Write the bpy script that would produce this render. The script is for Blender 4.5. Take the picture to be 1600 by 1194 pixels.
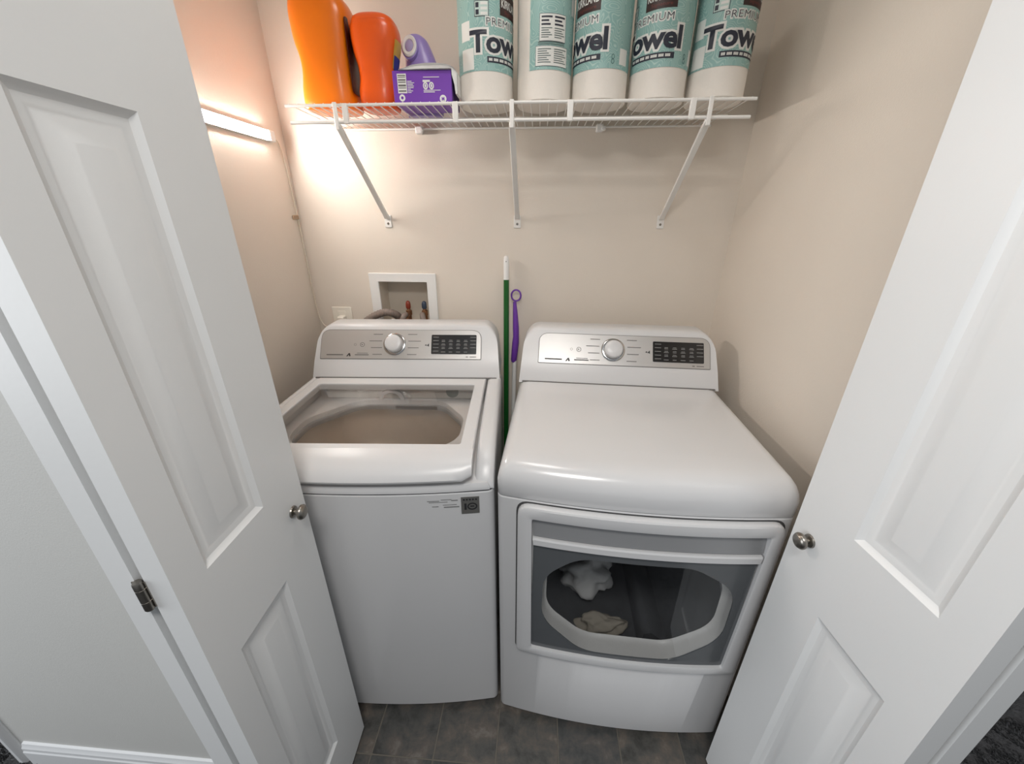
import bpy, bmesh, math, random
import numpy as np
from mathutils import Vector, Matrix, noise
random.seed(7)
for o in list(bpy.data.objects): bpy.data.objects.remove(o)
S = bpy.context.scene
C = S.collection
PI = math.pi

# ------------------------------------------------------------------ camera
CAM = Vector((.119, -1.5495, 1.5093))
YAW, PITCH, ROLL = .0677, .4031, .0031
cd = bpy.data.cameras.new('camera'); cam = bpy.data.objects.new('camera', cd); C.objects.link(cam)
cd.sensor_fit = 'HORIZONTAL'; cd.sensor_width = 36; cd.lens = 597.34/1600*36; cd.clip_start = .01
cam.location = CAM
_f = Vector((-math.sin(YAW)*math.cos(PITCH), math.cos(YAW)*math.cos(PITCH), -math.sin(PITCH)))
_r = Vector((math.cos(YAW), math.sin(YAW), 0)); _u = _r.cross(_f)
r2 = _r*math.cos(ROLL)+_u*math.sin(ROLL); u2 = -_r*math.sin(ROLL)+_u*math.cos(ROLL)
cam.rotation_euler = Matrix((r2, u2, -_f)).transposed().to_euler()
S.camera = cam

# ------------------------------------------------------------------ world, lights, exposure
w = bpy.data.worlds.new('world'); S.world = w; w.use_nodes = True
w.node_tree.nodes['Background'].inputs[0].default_value = (.90, .95, 1.0, 1)
w.node_tree.nodes['Background'].inputs[1].default_value = .31
ld = bpy.data.lights.new('hall_window_daylight', 'AREA'); ld.shape = 'RECTANGLE'; ld.size = 1.3; ld.size_y = 1.5; ld.energy = 30; ld.color = (.92, .96, 1)
lo = bpy.data.objects.new('hall_window_daylight', ld); C.objects.link(lo); lo.location = (-2.6, -2.3, 1.4)
lo.rotation_euler = (Vector((.6, -1.1, .7))-Vector(lo.location)).to_track_quat('-Z', 'Y').to_euler()
ld2 = bpy.data.lights.new('hall_ceiling_lamp', 'AREA'); ld2.shape = 'DISK'; ld2.size = .5; ld2.energy = 17; ld2.color = (1, .97, .93)
lo2 = bpy.data.objects.new('hall_ceiling_lamp', ld2); C.objects.link(lo2); lo2.location = (.1, -1.9, 2.42)
ld3 = bpy.data.lights.new('closet_fill_light', 'AREA'); ld3.shape = 'DISK'; ld3.size = .3; ld3.energy = 2.6; ld3.color = (1, .97, .93)  # added fill with no visible fixture, lifts the closet walls and shelf
lo3 = bpy.data.objects.new('closet_fill_light', ld3); C.objects.link(lo3); lo3.location = (0, -.72, 2.42)
LED_STRENGTH = 128
S.view_settings.view_transform = 'Standard'; S.view_settings.look = 'None'
S.view_settings.gamma = 1; S.view_settings.use_curve_mapping = False
S.view_settings.exposure = 0.10

# ------------------------------------------------------------------ materials
def lin(c):
    return tuple(((v/255)/12.92 if v/255 <= .04045 else ((v/255+.055)/1.055)**2.4) for v in c)
MATS = {}
def mat(name, rgb, rough=.5, metal=0, var=.04, scale=30, bump=0, bscale=None, coat=0, spec=.5, emit=None, emis=0):
    if name in MATS: return MATS[name]
    m = bpy.data.materials.new(name); m.use_nodes = True; nt = m.node_tree; b = nt.nodes['Principled BSDF']
    c = lin(rgb)
    tc = nt.nodes.new('ShaderNodeTexCoord'); n = nt.nodes.new('ShaderNodeTexNoise'); n.inputs['Scale'].default_value = scale
    n.inputs['Detail'].default_value = 4
    nt.links.new(tc.outputs['Object'], n.inputs['Vector'])
    mx = nt.nodes.new('ShaderNodeMix'); mx.data_type = 'RGBA'
    mx.inputs[6].default_value = tuple(v*(1-var) for v in c)+(1,); mx.inputs[7].default_value = tuple(min(1, v*(1+var)) for v in c)+(1,)
    nt.links.new(n.outputs['Fac'], mx.inputs[0]); nt.links.new(mx.outputs[2], b.inputs['Base Color'])
    b.inputs['Roughness'].default_value = rough; b.inputs['Metallic'].default_value = metal
    b.inputs['Coat Weight'].default_value = coat; b.inputs['Coat Roughness'].default_value = .12
    b.inputs['Specular IOR Level'].default_value = spec
    if bump:
        n2 = nt.nodes.new('ShaderNodeTexNoise'); n2.inputs['Scale'].default_value = bscale or scale*4; n2.inputs['Detail'].default_value = 3
        nt.links.new(tc.outputs['Object'], n2.inputs['Vector'])
        bp = nt.nodes.new('ShaderNodeBump'); bp.inputs['Strength'].default_value = bump; bp.inputs['Distance'].default_value = .002
        nt.links.new(n2.outputs['Fac'], bp.inputs['Height']); nt.links.new(bp.outputs['Normal'], b.inputs['Normal'])
    if emis:
        b.inputs['Emission Color'].default_value = lin(emit)+(1,); b.inputs['Emission Strength'].default_value = emis
    MATS[name] = m
    return m
def glass(name, tint=(1, 1, 1), refl=.08, rough=.02):
    m = bpy.data.materials.new(name); m.use_nodes = True; nt = m.node_tree; nt.nodes.clear()
    out = nt.nodes.new('ShaderNodeOutputMaterial'); mx = nt.nodes.new('ShaderNodeMixShader')
    t = nt.nodes.new('ShaderNodeBsdfTransparent'); g = nt.nodes.new('ShaderNodeBsdfGlossy')
    t.inputs[0].default_value = tint+(1,); g.inputs['Roughness'].default_value = rough
    lw = nt.nodes.new('ShaderNodeLayerWeight'); lw.inputs[0].default_value = .5      # symmetric on both faces of the pane
    pw = nt.nodes.new('ShaderNodeMath'); pw.operation = 'POWER'; pw.inputs[1].default_value = 4.0
    ml = nt.nodes.new('ShaderNodeMath'); ml.operation = 'MULTIPLY'; ml.inputs[1].default_value = .75
    ad = nt.nodes.new('ShaderNodeMath'); ad.operation = 'ADD'; ad.inputs[1].default_value = refl
    nt.links.new(lw.outputs['Facing'], pw.inputs[0]); nt.links.new(pw.outputs[0], ml.inputs[0]); nt.links.new(ml.outputs[0], ad.inputs[0]); nt.links.new(ad.outputs[0], mx.inputs[0])
    nt.links.new(t.outputs[0], mx.inputs[1]); nt.links.new(g.outputs[0], mx.inputs[2]); nt.links.new(mx.outputs[0], out.inputs[0])
    return m

M_wall = mat('wall_paint', (228, 218, 206), .5, spec=.35, var=.025, scale=6, bump=.25, bscale=260)
M_hallwall = mat('hall_wall_paint', (203, 202, 198), .65, var=.02, scale=6, bump=.2, bscale=260)
M_ceil = mat('ceiling_paint', (232, 228, 220), .8, var=.02)
M_trim = mat('white_trim_paint', (226, 227, 228), .38, var=.012, scale=8)
M_door = mat('white_door_paint', (224, 225, 225), .42, var=.012, scale=8, bump=.06, bscale=120)
M_app = mat('appliance_white_enamel', (214, 214, 215), .22, var=.008, scale=10, coat=.3)
M_app2 = mat('appliance_white_plastic', (213, 213, 214), .3, var=.008, scale=10)
M_silver = mat('brushed_silver_panel', (186, 184, 182), .36, metal=.55, var=.02, scale=40)
M_grip = mat('grey_grip_plastic', (150, 151, 153), .35, metal=.25, var=.02)
M_black = mat('black_display_plastic', (30, 30, 31), .18, var=.05)
M_smoke = mat('smoked_grey_door_border', (92, 95, 98), .16, var=.03)
M_gap = mat('dark_seam_rubber', (70, 70, 71), .7, var=.05)
M_print = mat('grey_panel_print', (112, 110, 108), .6, var=.05)
M_printw = mat('white_display_print', (150, 150, 149), .6, var=.05)
M_printk = mat('black_panel_print', (40, 40, 42), .6, var=.05)
M_chrome = mat('chrome_ring', (190, 190, 190), .15, metal=1, var=.03)
M_nickel = mat('satin_nickel', (150, 145, 138), .3, metal=1, var=.06, scale=60)
M_steel = mat('stainless_drum_steel', (230, 220, 208), .36, metal=.6, var=.06, scale=25)
M_drum = mat('dryer_drum_grey', (120, 122, 125), .4, metal=.5, var=.05)
M_tub = mat('grey_white_tub_plastic', (214, 212, 208), .35, var=.02)
M_glass = glass('lid_glass', (.93, .92, .91), .03, .03)
M_glass2 = glass('dryer_window_glass', (.93, .935, .94), .03, .02)
M_wire = mat('white_vinyl_wire', (236, 234, 230), .35, var=.02)
M_orange = mat('orange_bottle_plastic', (242, 122, 8), .3, var=.05, scale=8, coat=.2)
M_orange2 = mat('red_orange_bottle_plastic', (238, 92, 14), .3, var=.05, scale=8, coat=.2)
M_lav = mat('lavender_bottle_plastic', (158, 138, 205), .3, var=.05, scale=8)
M_lav2 = mat('pale_lavender_cap', (170, 158, 200), .35, var=.04)
M_white = mat('white_plastic', (236, 235, 233), .4, var=.02)
M_purple = mat('purple_carton', (120, 62, 178), .45, var=.03)
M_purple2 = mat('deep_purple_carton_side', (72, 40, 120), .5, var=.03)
M_paper = mat('white_paper_towel', (238, 232, 224), .8, var=.025, scale=60, bump=.35, bscale=320)
M_navy = mat('navy_print', (44, 48, 62), .5, var=.05)
M_brown = mat('dark_brown_print', (58, 40, 38), .5, var=.06)
M_wprint = mat('white_print', (235, 236, 232), .5, var=.02)
M_maroon = mat('maroon_label', (66, 18, 10), .3, var=.25, scale=60)
M_yellow = mat('yellow_label', (214, 170, 70), .4, var=.1)
M_blue = mat('blue_label', (40, 50, 140), .4, var=.15, scale=60)
M_green = mat('green_pole_enamel', (18, 92, 34), .3, var=.06)
M_vio = mat('violet_grip_plastic', (110, 58, 164), .35, var=.06)
M_hose = mat('grey_brown_hose_rubber', (134, 120, 112), .5, var=.08)
M_brass = mat('brass_valve', (150, 110, 80), .35, metal=.7, var=.08)
M_redk = mat('red_valve_knob', (140, 58, 40), .35, var=.06)
M_bluek = mat('blue_valve_knob', (60, 72, 92), .35, var=.06)
M_cord = mat('ivory_cord', (226, 216, 200), .5, var=.02)
M_led = mat('led_diffuser', (255, 250, 240), .4, emit=(255, 249, 242), emis=LED_STRENGTH)
M_cloth = mat('white_cotton', (205, 204, 202), .9, var=.06, scale=40, bump=.4, bscale=300)
M_cloth2 = mat('beige_cotton', (168, 160, 146), .9, var=.08, scale=40, bump=.4, bscale=300)
M_grout = mat('dark_grout', (112, 107, 99), .8, var=.1, scale=60)
M_carpet = mat('grey_carpet', (92, 92, 94), .95, var=.35, scale=130)
M_blade = mat('grey_carpet_pile', (108, 108, 110), .95, var=.45, scale=90)

def tile_mat():
    m = bpy.data.materials.new('slate_look_tile'); m.use_nodes = True; nt = m.node_tree; b = nt.nodes['Principled BSDF']
    tc = nt.nodes.new('ShaderNodeTexCoord'); oi = nt.nodes.new('ShaderNodeObjectInfo')
    ad = nt.nodes.new('ShaderNodeVectorMath'); ad.operation = 'ADD'
    sc = nt.nodes.new('ShaderNodeVectorMath'); sc.operation = 'SCALE'; sc.inputs[3].default_value = 37.
    nt.links.new(oi.outputs['Location'], sc.inputs[0]); nt.links.new(tc.outputs['Object'], ad.inputs[0]); nt.links.new(sc.outputs[0], ad.inputs[1])
    n = nt.nodes.new('ShaderNodeTexNoise'); n.inputs['Scale'].default_value = 15; n.inputs['Detail'].default_value = 8; n.inputs['Roughness'].default_value = .65
    n.inputs['Distortion'].default_value = .25
    nt.links.new(ad.outputs[0], n.inputs['Vector'])
    r = nt.nodes.new('ShaderNodeValToRGB'); e = r.color_ramp.elements
    e[0].position = .3; e[0].color = lin((58, 58, 57))+(1,); e[1].position = .72; e[1].color = lin((136, 131, 125))+(1,)
    k = e.new(.46); k.color = lin((86, 86, 84))+(1,); k = e.new(.58); k.color = lin((106, 99, 93))+(1,)
    nt.links.new(n.outputs['Fac'], r.inputs[0])
    mx = nt.nodes.new('ShaderNodeMix'); mx.data_type = 'RGBA'; mx.blend_type = 'MULTIPLY'; mx.inputs[0].default_value = 1
    r2_ = nt.nodes.new('ShaderNodeValToRGB'); r2_.color_ramp.elements[0].color = (.74, .76, .79, 1); r2_.color_ramp.elements[1].color = (1.0, .96, .91, 1)
    nt.links.new(oi.outputs['Random'], r2_.inputs[0]); nt.links.new(r.outputs[0], mx.inputs[6]); nt.links.new(r2_.outputs[0], mx.inputs[7])
    nt.links.new(mx.outputs[2], b.inputs['Base Color']); b.inputs['Roughness'].default_value = .45
    bp = nt.nodes.new('ShaderNodeBump'); bp.inputs['Strength'].default_value = .35; bp.inputs['Distance'].default_value = .002
    nt.links.new(n.outputs['Fac'], bp.inputs['Height']); nt.links.new(bp.outputs['Normal'], b.inputs['Normal'])
    return m
M_tile = tile_mat()
def label_mat():
    m = bpy.data.materials.new('teal_swirl_wrapper'); m.use_nodes = True; nt = m.node_tree; b = nt.nodes['Principled BSDF']
    tc = nt.nodes.new('ShaderNodeTexCoord'); n = nt.nodes.new('ShaderNodeTexNoise'); n.inputs['Scale'].default_value = 20; n.inputs['Detail'].default_value = 1.2
    nt.links.new(tc.outputs['Object'], n.inputs['Vector'])
    mu = nt.nodes.new('ShaderNodeMath'); mu.operation = 'MULTIPLY'; mu.inputs[1].default_value = 170
    si = nt.nodes.new('ShaderNodeMath'); si.operation = 'SINE'
    nt.links.new(n.outputs['Fac'], mu.inputs[0]); nt.links.new(mu.outputs[0], si.inputs[0])
    r = nt.nodes.new('ShaderNodeValToRGB'); r.color_ramp.elements[0].position = .35; r.color_ramp.elements[0].color = lin((146, 186, 182))+(1,)
    r.color_ramp.elements[1].position = .95; r.color_ramp.elements[1].color = lin((178, 207, 201))+(1,)
    nt.links.new(si.outputs[0], r.inputs[0]); nt.links.new(r.outputs[0], b.inputs['Base Color']); b.inputs['Roughness'].default_value = .42
    return m
M_teal = label_mat()

# ------------------------------------------------------------------ mesh helpers
def mesh(name, V, F, m, parent=None, ang=35, bevel=0, seg=2, flip=False):
    me = bpy.data.meshes.new(name)
    me.from_pydata([tuple(v) for v in V], [], [tuple(f) for f in F])
    bm = bmesh.new(); bm.from_mesh(me)
    bmesh.ops.remove_doubles(bm, verts=bm.verts, dist=1e-6)
    bmesh.ops.recalc_face_normals(bm, faces=bm.faces)
    if flip: bmesh.ops.reverse_faces(bm, faces=bm.faces)
    bm.to_mesh(me); bm.free()
    me.materials.append(m)
    for p in me.polygons: p.use_smooth = True
    me.set_sharp_from_angle(angle=math.radians(ang))
    o = bpy.data.objects.new(name, me); C.objects.link(o); o.parent = parent
    if bevel:
        b = o.modifiers.new('bevel', 'BEVEL'); b.width = bevel; b.segments = seg; b.limit_method = 'ANGLE'; b.angle_limit = math.radians(40)
    return o
class B:
    "collects shapes for one mesh"
    def __init__(s): s.V = []; s.F = []
    def add(s, VF):
        V, F = VF; k = len(s.V); s.V += [tuple(v) for v in V]; s.F += [tuple(i+k for i in f) for f in F]; return s
    def box(s, x0, x1, y0, y1, z0, z1): return s.add(boxvf(x0, x1, y0, y1, z0, z1))
    def build(s, name, m, parent=None, **k): return mesh(name, s.V, s.F, m, parent, **k)
def boxvf(x0, x1, y0, y1, z0, z1):
    V = [(x, y, z) for z in (z0, z1) for y in (y0, y1) for x in (x0, x1)]
    return V, [(0, 2, 3, 1), (4, 5, 7, 6), (0, 1, 5, 4), (2, 6, 7, 3), (0, 4, 6, 2), (1, 3, 7, 5)]
def box(name, x0, x1, y0, y1, z0, z1, m, parent=None, bevel=0): return B().box(x0, x1, y0, y1, z0, z1).build(name, m, parent, bevel=bevel)
def loft(rings, closed=True, cap0=True, cap1=True):
    n = len(rings[0]); V = [v for r in rings for v in r]; F = []
    for i in range(len(rings)-1):
        for j in range(n if closed else n-1):
            k = (j+1) % n; F.append((i*n+j, i*n+k, (i+1)*n+k, (i+1)*n+j))
    if cap0: F.append(tuple(range(n-1, -1, -1)))
    if cap1: F.append(tuple((len(rings)-1)*n+j for j in range(n)))
    return V, F
def smooth_pts(P, n=8):
    P = [Vector(p) for p in P]; out = []
    for i in range(len(P)-1):
        a = P[max(i-1, 0)]; b = P[i]; c = P[i+1]; d = P[min(i+2, len(P)-1)]
        for k in range(n):
            t = k/n; out.append(.5*((2*b)+(c-a)*t+(2*a-5*b+4*c-d)*t*t+(3*b-a-3*c+d)*t**3))
    return out+[P[-1]]
def tube(P, r, n=8, closed=False):
    P = [Vector(p) for p in P]; rings = []; N = len(P); up = None
    rr = r if hasattr(r, '__len__') else [r]*N
    for i in range(N):
        t = (P[min(i+1, N-1)]-P[max(i-1, 0)]).normalized()
        if up is None: up = t.orthogonal().normalized()
        up = (up-t*up.dot(t)).normalized(); s = t.cross(up)
        rings.append([P[i]+(up*math.cos(a)+s*math.sin(a))*rr[i] for a in (2*PI*k/n for k in range(n))])
    return loft(rings)
def lathe(prof, n=24, axis='z', origin=(0, 0, 0)):
    O = Vector(origin); rings = []
    for r, h in prof:
        ring = []
        for k in range(n):
            a = 2*PI*k/n; c, s = r*math.cos(a), r*math.sin(a)
            p = (c, s, h) if axis == 'z' else ((h, c, s) if axis == 'x' else (s, h, c))
            ring.append(O+Vector(p))
        rings.append(ring)
    return loft(rings)
def rpoly(P, rad, n=5):
    "rounded polygon from corners (2D), n+1 points a corner"
    out = []; N = len(P); rad = rad if hasattr(rad, '__len__') else [rad]*N
    for i in range(N):
        p = Vector(P[i]); a = (Vector(P[i-1])-p); b = (Vector(P[(i+1) % N])-p); r = rad[i]
        ua, ub = a.normalized(), b.normalized(); half = ua.angle(ub)/2
        d = min(r/math.tan(half), a.length*.49, b.length*.49); p0, p1 = p+ua*d, p+ub*d
        for k in range(n+1):
            t = k/n; out.append((1-t)**2*p0+2*t*(1-t)*p+t*t*p1)
    return out
def rrect(x0, x1, z0, z1, r, n=5): return rpoly([(x0, z0), (x1, z0), (x1, z1), (x0, z1)], r, n)

def thing(name, label, cat, loc=(0, 0, 0), rz=0, group=None, kind=None):
    o = bpy.data.objects.new(name, None); C.objects.link(o); o.location = loc; o.rotation_euler = (0, 0, rz); o.empty_display_size = .05
    return tag(o, label, cat, group, kind)
def tag(o, label=None, cat=None, group=None, kind=None):
    if label: o['label'] = label
    if cat: o['category'] = cat
    if group: o['group'] = group
    if kind: o['kind'] = kind
    return o
def struct(o): o['kind'] = 'structure'; return o
def text_mesh(s, size, offset=0, spacing=1., shear=0, res=3):
    cu = bpy.data.curves.new('lettering', 'FONT'); cu.body = s; cu.size = size; cu.offset = offset; cu.align_x = 'CENTER'
    cu.space_character = spacing; cu.shear = shear; cu.resolution_u = res
    o = bpy.data.objects.new('lettering', cu); C.objects.link(o)
    dg = bpy.context.evaluated_depsgraph_get(); me = bpy.data.meshes.new_from_object(o.evaluated_get(dg))
    bpy.data.objects.remove(o); bpy.data.curves.remove(cu)
    bm = bmesh.new(); bm.from_mesh(me); bpy.data.meshes.remove(me)
    bmesh.ops.triangulate(bm, faces=bm.faces)
    return bm
def fit_bm(bm, width=None, height=None):
    xs = [v.co.x for v in bm.verts]; ys = [v.co.y for v in bm.verts]
    x0, x1, y0, y1 = min(xs), max(xs), min(ys), max(ys)
    sx = width/(x1-x0) if width else 1; sy = height/(y1-y0) if height else sx
    for v in bm.verts: v.co.x = (v.co.x-(x0+x1)/2)*sx; v.co.y = (v.co.y-(y0+y1)/2)*sy
    return bm
def bm_obj(name, bm, m, parent=None):
    me = bpy.data.meshes.new(name); bm.to_mesh(me); bm.free(); me.materials.append(m)
    o = bpy.data.objects.new(name, me); C.objects.link(o); o.parent = parent; return o

# ------------------------------------------------------------------ the setting
XL, XR = -.813, .813
YF0, YF1 = -.915, -1.03          # closet side and hall side of the front partition
OX0, OX1 = -.495, .765           # door opening
HZ = 2.45
# back wall with the recess for the hook-up box
hx0, hx1, hz0, hz1 = -.532, -.329, 1.085, 1.277
b = B()
b.box(XL-.12, hx0, 0, .12, -.01, HZ); b.box(hx1, XR+.12, 0, .12, -.01, HZ)
b.box(hx0, hx1, 0, .12, -.01, hz0); b.box(hx0, hx1, 0, .12, hz1, HZ)
struct(b.build('wall_back', M_wall))
struct(box('wall_left', XL-.12, XL, YF0, 0, -.01, HZ, M_wall))
struct(box('wall_right', XR, XR+.12, YF0, 0, -.01, HZ, M_wall))
struct(box('ceiling', XL-.12, XR+.12, YF1, .12, HZ, HZ+.08, M_ceil))
struct(box('wall_front_left', -1.38, OX0-.018, YF1, YF0, -.01, HZ, M_hallwall, bevel=.012))
struct(box('wall_front_right', OX1+.018, XR+.12, YF1, YF0, -.01, HZ, M_hallwall, bevel=.012))
struct(box('wall_front_header', OX0-.018, OX1+.018, YF1, YF0, 2.15, HZ, M_hallwall))
struct(box('trim_1', OX0-.018, OX0, YF1-.006, YF0, 0, 2.13, M_trim, bevel=.002))
struct(box('trim_2', OX1, OX1+.018, YF1-.006, YF0, 0, 2.13, M_trim, bevel=.002))
struct(box('trim_3', OX0-.018, OX1+.018, YF1-.006, YF0, 2.13, 2.15, M_trim, bevel=.002))
# white casing that ends the hall wall
struct(box('trim_4', -1.405, -1.37, -1.045, -.9, -.01, 2.3, M_trim, bevel=.012))
# hall baseboard with a moulded top
def baseboard(name, x0, x1, y):
    prof = [(0, -.01), (-.014, -.01), (-.014, .062), (-.0115, .066), (-.0115, .078), (-.008, .084), (-.006, .092), (0, .094)]
    V, F = loft([[(x, y+p[0], p[1]) for p in prof] for x in (x0, x1)])
    return struct(mesh(name, V, F, M_trim, ang=25))
baseboard('baseboard_front_left', -1.352, OX0-.02, YF1)

# floor
fl = struct(box('floor', XL, XR, -1.0, 0, -.03, -.0018, M_grout))
ts = .1905
for k in range(-5, 5):
    for j in range(6):
        x0 = .031+k*ts; y1 = -.95+ts*j
        xa, xb = max(x0+.0021, XL), min(x0+ts-.0021, XR); ya, yb = max(y1-ts+.0021, -1.0), min(y1-.0021, -.001)
        if xb-xa < .02 or yb-ya < .02: continue
        dz = random.uniform(-.0006, .0006)
        t = B().box(-(xb-xa)/2, (xb-xa)/2, -(yb-ya)/2, (yb-ya)/2, -.003, 0).build('tile', M_tile, fl, bevel=.0012)
        t.location = ((xa+xb)/2, (ya+yb)/2, dz)
# carpet outside the closet
b = B()
for (x0, x1, y0, y1) in [(-3.2, 3.2, -3.6, -1.0), (-3.2, XL-.12, -1.0, 2.0), (XR+.12, 3.2, -1.0, 2.0)]: b.box(x0, x1, y0, y1, -.03, -.006)
carpet = b.build('carpet', M_carpet)
tag(carpet, 'dark grey shaggy carpet outside the closet doors', 'carpet', kind='stuff')
rng = np.random.default_rng(3)
def blades(x0, x1, y0, y1, n, wd):
    x, y = rng.uniform(x0, x1, n), rng.uniform(y0, y1, n)
    a = 3.2*np.sin(x*31+2.1*np.sin(y*23))+2.6*np.sin(y*37+1.7*np.sin(x*19))+rng.uniform(-.8, .8, n)
    l = rng.uniform(.012, .026, n); h = rng.uniform(.006, .013, n); dx, dy = np.cos(a), np.sin(a); z = np.full(n, -.006)
    return np.stack([np.stack([x-dy*wd, y+dx*wd, z], 1), np.stack([x+dy*wd, y-dx*wd, z], 1), np.stack([x+dx*l*.6, y+dy*l*.6, z+h], 1), np.stack([x+dx*l, y+dy*l, z+h*.7], 1)], 1)
BL = np.concatenate([blades(1.25, 2.1, -1.0, -.45, 24000, .0018), blades(-1.75, -1.41, -1.25, -.85, 8000, .0018),
    blades(.94, 2.7, -1.0, .6, 60000, .0030), blades(-2.3, 2.7, -2.3, -1.005, 130000, .0030), blades(-2.3, -1.41, -1.0, .3, 30000, .0030)])
k4 = np.arange(len(BL))*4
TF = np.stack([k4, k4+1, k4+2, k4+1, k4+3, k4+2], 1).reshape(-1)
me = bpy.data.meshes.new('carpet_pile'); me.vertices.add(len(BL)*4); me.vertices.foreach_set('co', BL.reshape(-1).astype('f'))
me.loops.add(len(TF)); me.loops.foreach_set('vertex_index', TF.astype('i')); me.polygons.add(len(TF)//3)
me.polygons.foreach_set('loop_start', np.arange(0, len(TF), 3, dtype='i')); me.update(calc_edges=True); me.validate(); me.materials.append(M_blade)
cp = bpy.data.objects.new('carpet_pile', me); C.objects.link(cp); cp.parent = carpet; cp['kind'] = 'stuff'

# ------------------------------------------------------------------ bifold doors
DL, DT, DH0, DH1 = .31, .036, .018, 2.045
def leaf_vf(wide_first):
    "local: x = along the leaf, y = thickness (hall face at 0, back at DT), z up"
    s1, s2 = (.116, .256) if wide_first else (DL-.256, DL-.116)
    cuts_s = [0, s1, s2, DL]; cuts_z = [DH0, .20, .811, 1.005, 1.632, 1.775, 1.93, DH1]
    bb = B()
    for side in (0, 1):
        Y = lambda d: (d if side == 0 else DT-d)
        for i in range(3):
            for j in range(7):
                a, c, z0, z1 = cuts_s[i], cuts_s[i+1], cuts_z[j], cuts_z[j+1]
                if i == 1 and j in (1, 3, 5):
                    steps = [(0, 0), (.004, .0035), (.010, .0060), (.016, .0062), (.020, .0075), (.024, .0075), (.046, .0012), (.049, .0008)]
                    rings = []
                    for off, d in steps:
                        o_ = off if j != 5 else off*.9
                        rings.append([(a+o_, Y(d), z0+o_), (c-o_, Y(d), z0+o_), (c-o_, Y(d), z1-o_), (a+o_, Y(d), z1-o_)])
                    bb.add(loft(rings, True, False, True))
                else: bb.add(([(a, Y(0), z0), (c, Y(0), z0), (c, Y(0), z1), (a, Y(0), z1)], [(0, 1, 2, 3)]))
    # rim, split at the same cuts so the corners weld
    for i in range(3):
        a, c = cuts_s[i], cuts_s[i+1]
        for z in (DH0, DH1): bb.add(([(a, 0, z), (c, 0, z), (c, DT, z), (a, DT, z)], [(0, 1, 2, 3)]))
    for j in range(7):
        for x in (0, DL): bb.add(([(x, 0, cuts_z[j]), (x, 0, cuts_z[j+1]), (x, DT, cuts_z[j+1]), (x, DT, cuts_z[j])], [(0, 1, 2, 3)]))
    return bb
def bifold(name, fx, fy, az, sgn, gap):
    """lead leaf runs from its free edge at (fx, fy) toward the hall; sgn = +1: the visible face looks to +x (left door)"""
    root = bpy.data.objects.new(name, None); C.objects.link(root); root.location = (fx, fy, 0); root['kind'] = 'structure'
    # local x along the leaf, heading toward the hall
    d = Vector((-math.sin(az), -math.cos(az), 0)); ang = math.atan2(d.y, d.x); root.rotation_euler = (0, 0, ang)
    # local +y is d rotated 90 deg ccw: for d = -y this is +x
    def place(bb, nm, m, flipy, yoff, ang_=20):
        V = [(x, (-y if flipy else y)+yoff, z) for x, y, z in bb.V]
        o = mesh(nm, V, bb.F, m, root, ang=ang_); return o
    f = sgn > 0          # left door: visible face toward +x = local +y, so thickness goes to -y
    l1 = place(leaf_vf(True), 'door_leaf', M_door, f, 0)
    off = DT+gap; l2 = place(leaf_vf(True), 'door_leaf', M_door, not f, (-(off+DT) if f else off+DT))
    t = -1 if f else 1
    for z in ((.22, 1.018, 1.82) if f else (.22, 1.075, 1.82)):          # hinge barrels between the two leaf edges
        bb = B(); bb.add(lathe([(.0, -.027), (.0052, -.027), (.0064, -.025), (.0064, -.010), (.0056, -.0095), (.0064, -.009), (.0064, .013), (.0056, .0135), (.0064, .014), (.0064, .024), (.0054, .027), (0, .027)], 14, 'z', (DL+.003, t*(DT+gap/2), z)))
        bb.box(DL-.0005, DL+.0015, min(t*(DT-.001), t*(DT+gap+.004)), max(t*(DT-.001), t*(DT+gap+.004)), z-.024, z+.024)
        hg = bb.build('hinge', M_nickel, root); hg['label'] = 'satin metal hinge joining the two door leaves'
    k = -t
    kn = B().add(lathe([(0, .0275*k), (.008, .0272*k), (.0135, .0245*k), (.0165, .020*k), (.0158, .0165*k), (.010, .0135*k), (.0058, .011*k), (.0058, .004*k), (0, .004*k)], 28, 'y', (.044, 0, .929))).build('knob', M_nickel, root, ang=50)
    kn['label'] = 'round satin nickel knob'
    B().add(lathe([(0, .0045*k), (.010, .0045*k), (.0125, .003*k), (.0135, 0), (0, 0)], 28, 'y', (.044, 0, .929))).build('rosette', M_nickel, kn, ang=40)
    return root
bifold('door_1', -.395, -.893, -.042, 1, .014)
bifold('door_2', .662, -.898, -.078, -1, .014)

# ------------------------------------------------------------------ appliances
AW, AD = .686, .70
def bow(x, b_): t = min(max(x/AW, 0), 1); return -b_*4*t*(1-t)
def plan(inf, ins, b_, inb=0, n=20, cr=.016):
    "plan outline, bowed front, small rounded front corners; insets front / sides / back"
    x0, x1 = ins, AW-ins; P = []
    P.append((x0, AD-inb)); P.append((x0, inf+cr))
    for k in range(1, 5): a = k/5*PI/2; P.append((x0+cr*(1-math.cos(a)), inf+cr*(1-math.sin(a))+bow(x0+cr*(1-math.cos(a)), b_)))
    for k in range(n+1): x = x0+cr+(x1-x0-2*cr)*k/n; P.append((x, inf+bow(x, b_)))
    for k in range(4, 0, -1): a = k/5*PI/2; x = x1-cr*(1-math.cos(a)); P.append((x, inf+cr*(1-math.sin(a))+bow(x, b_)))
    P.append((x1, inf+cr)); P.append((x1, AD-inb))
    return P
def shell(name, levels, b_, m, parent, ang=30):
    return mesh(name, *loft([[(x, y, z) for x, y in plan(f, s, b_, bk)] for z, f, s, bk in levels]), m, parent, ang=ang)
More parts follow.
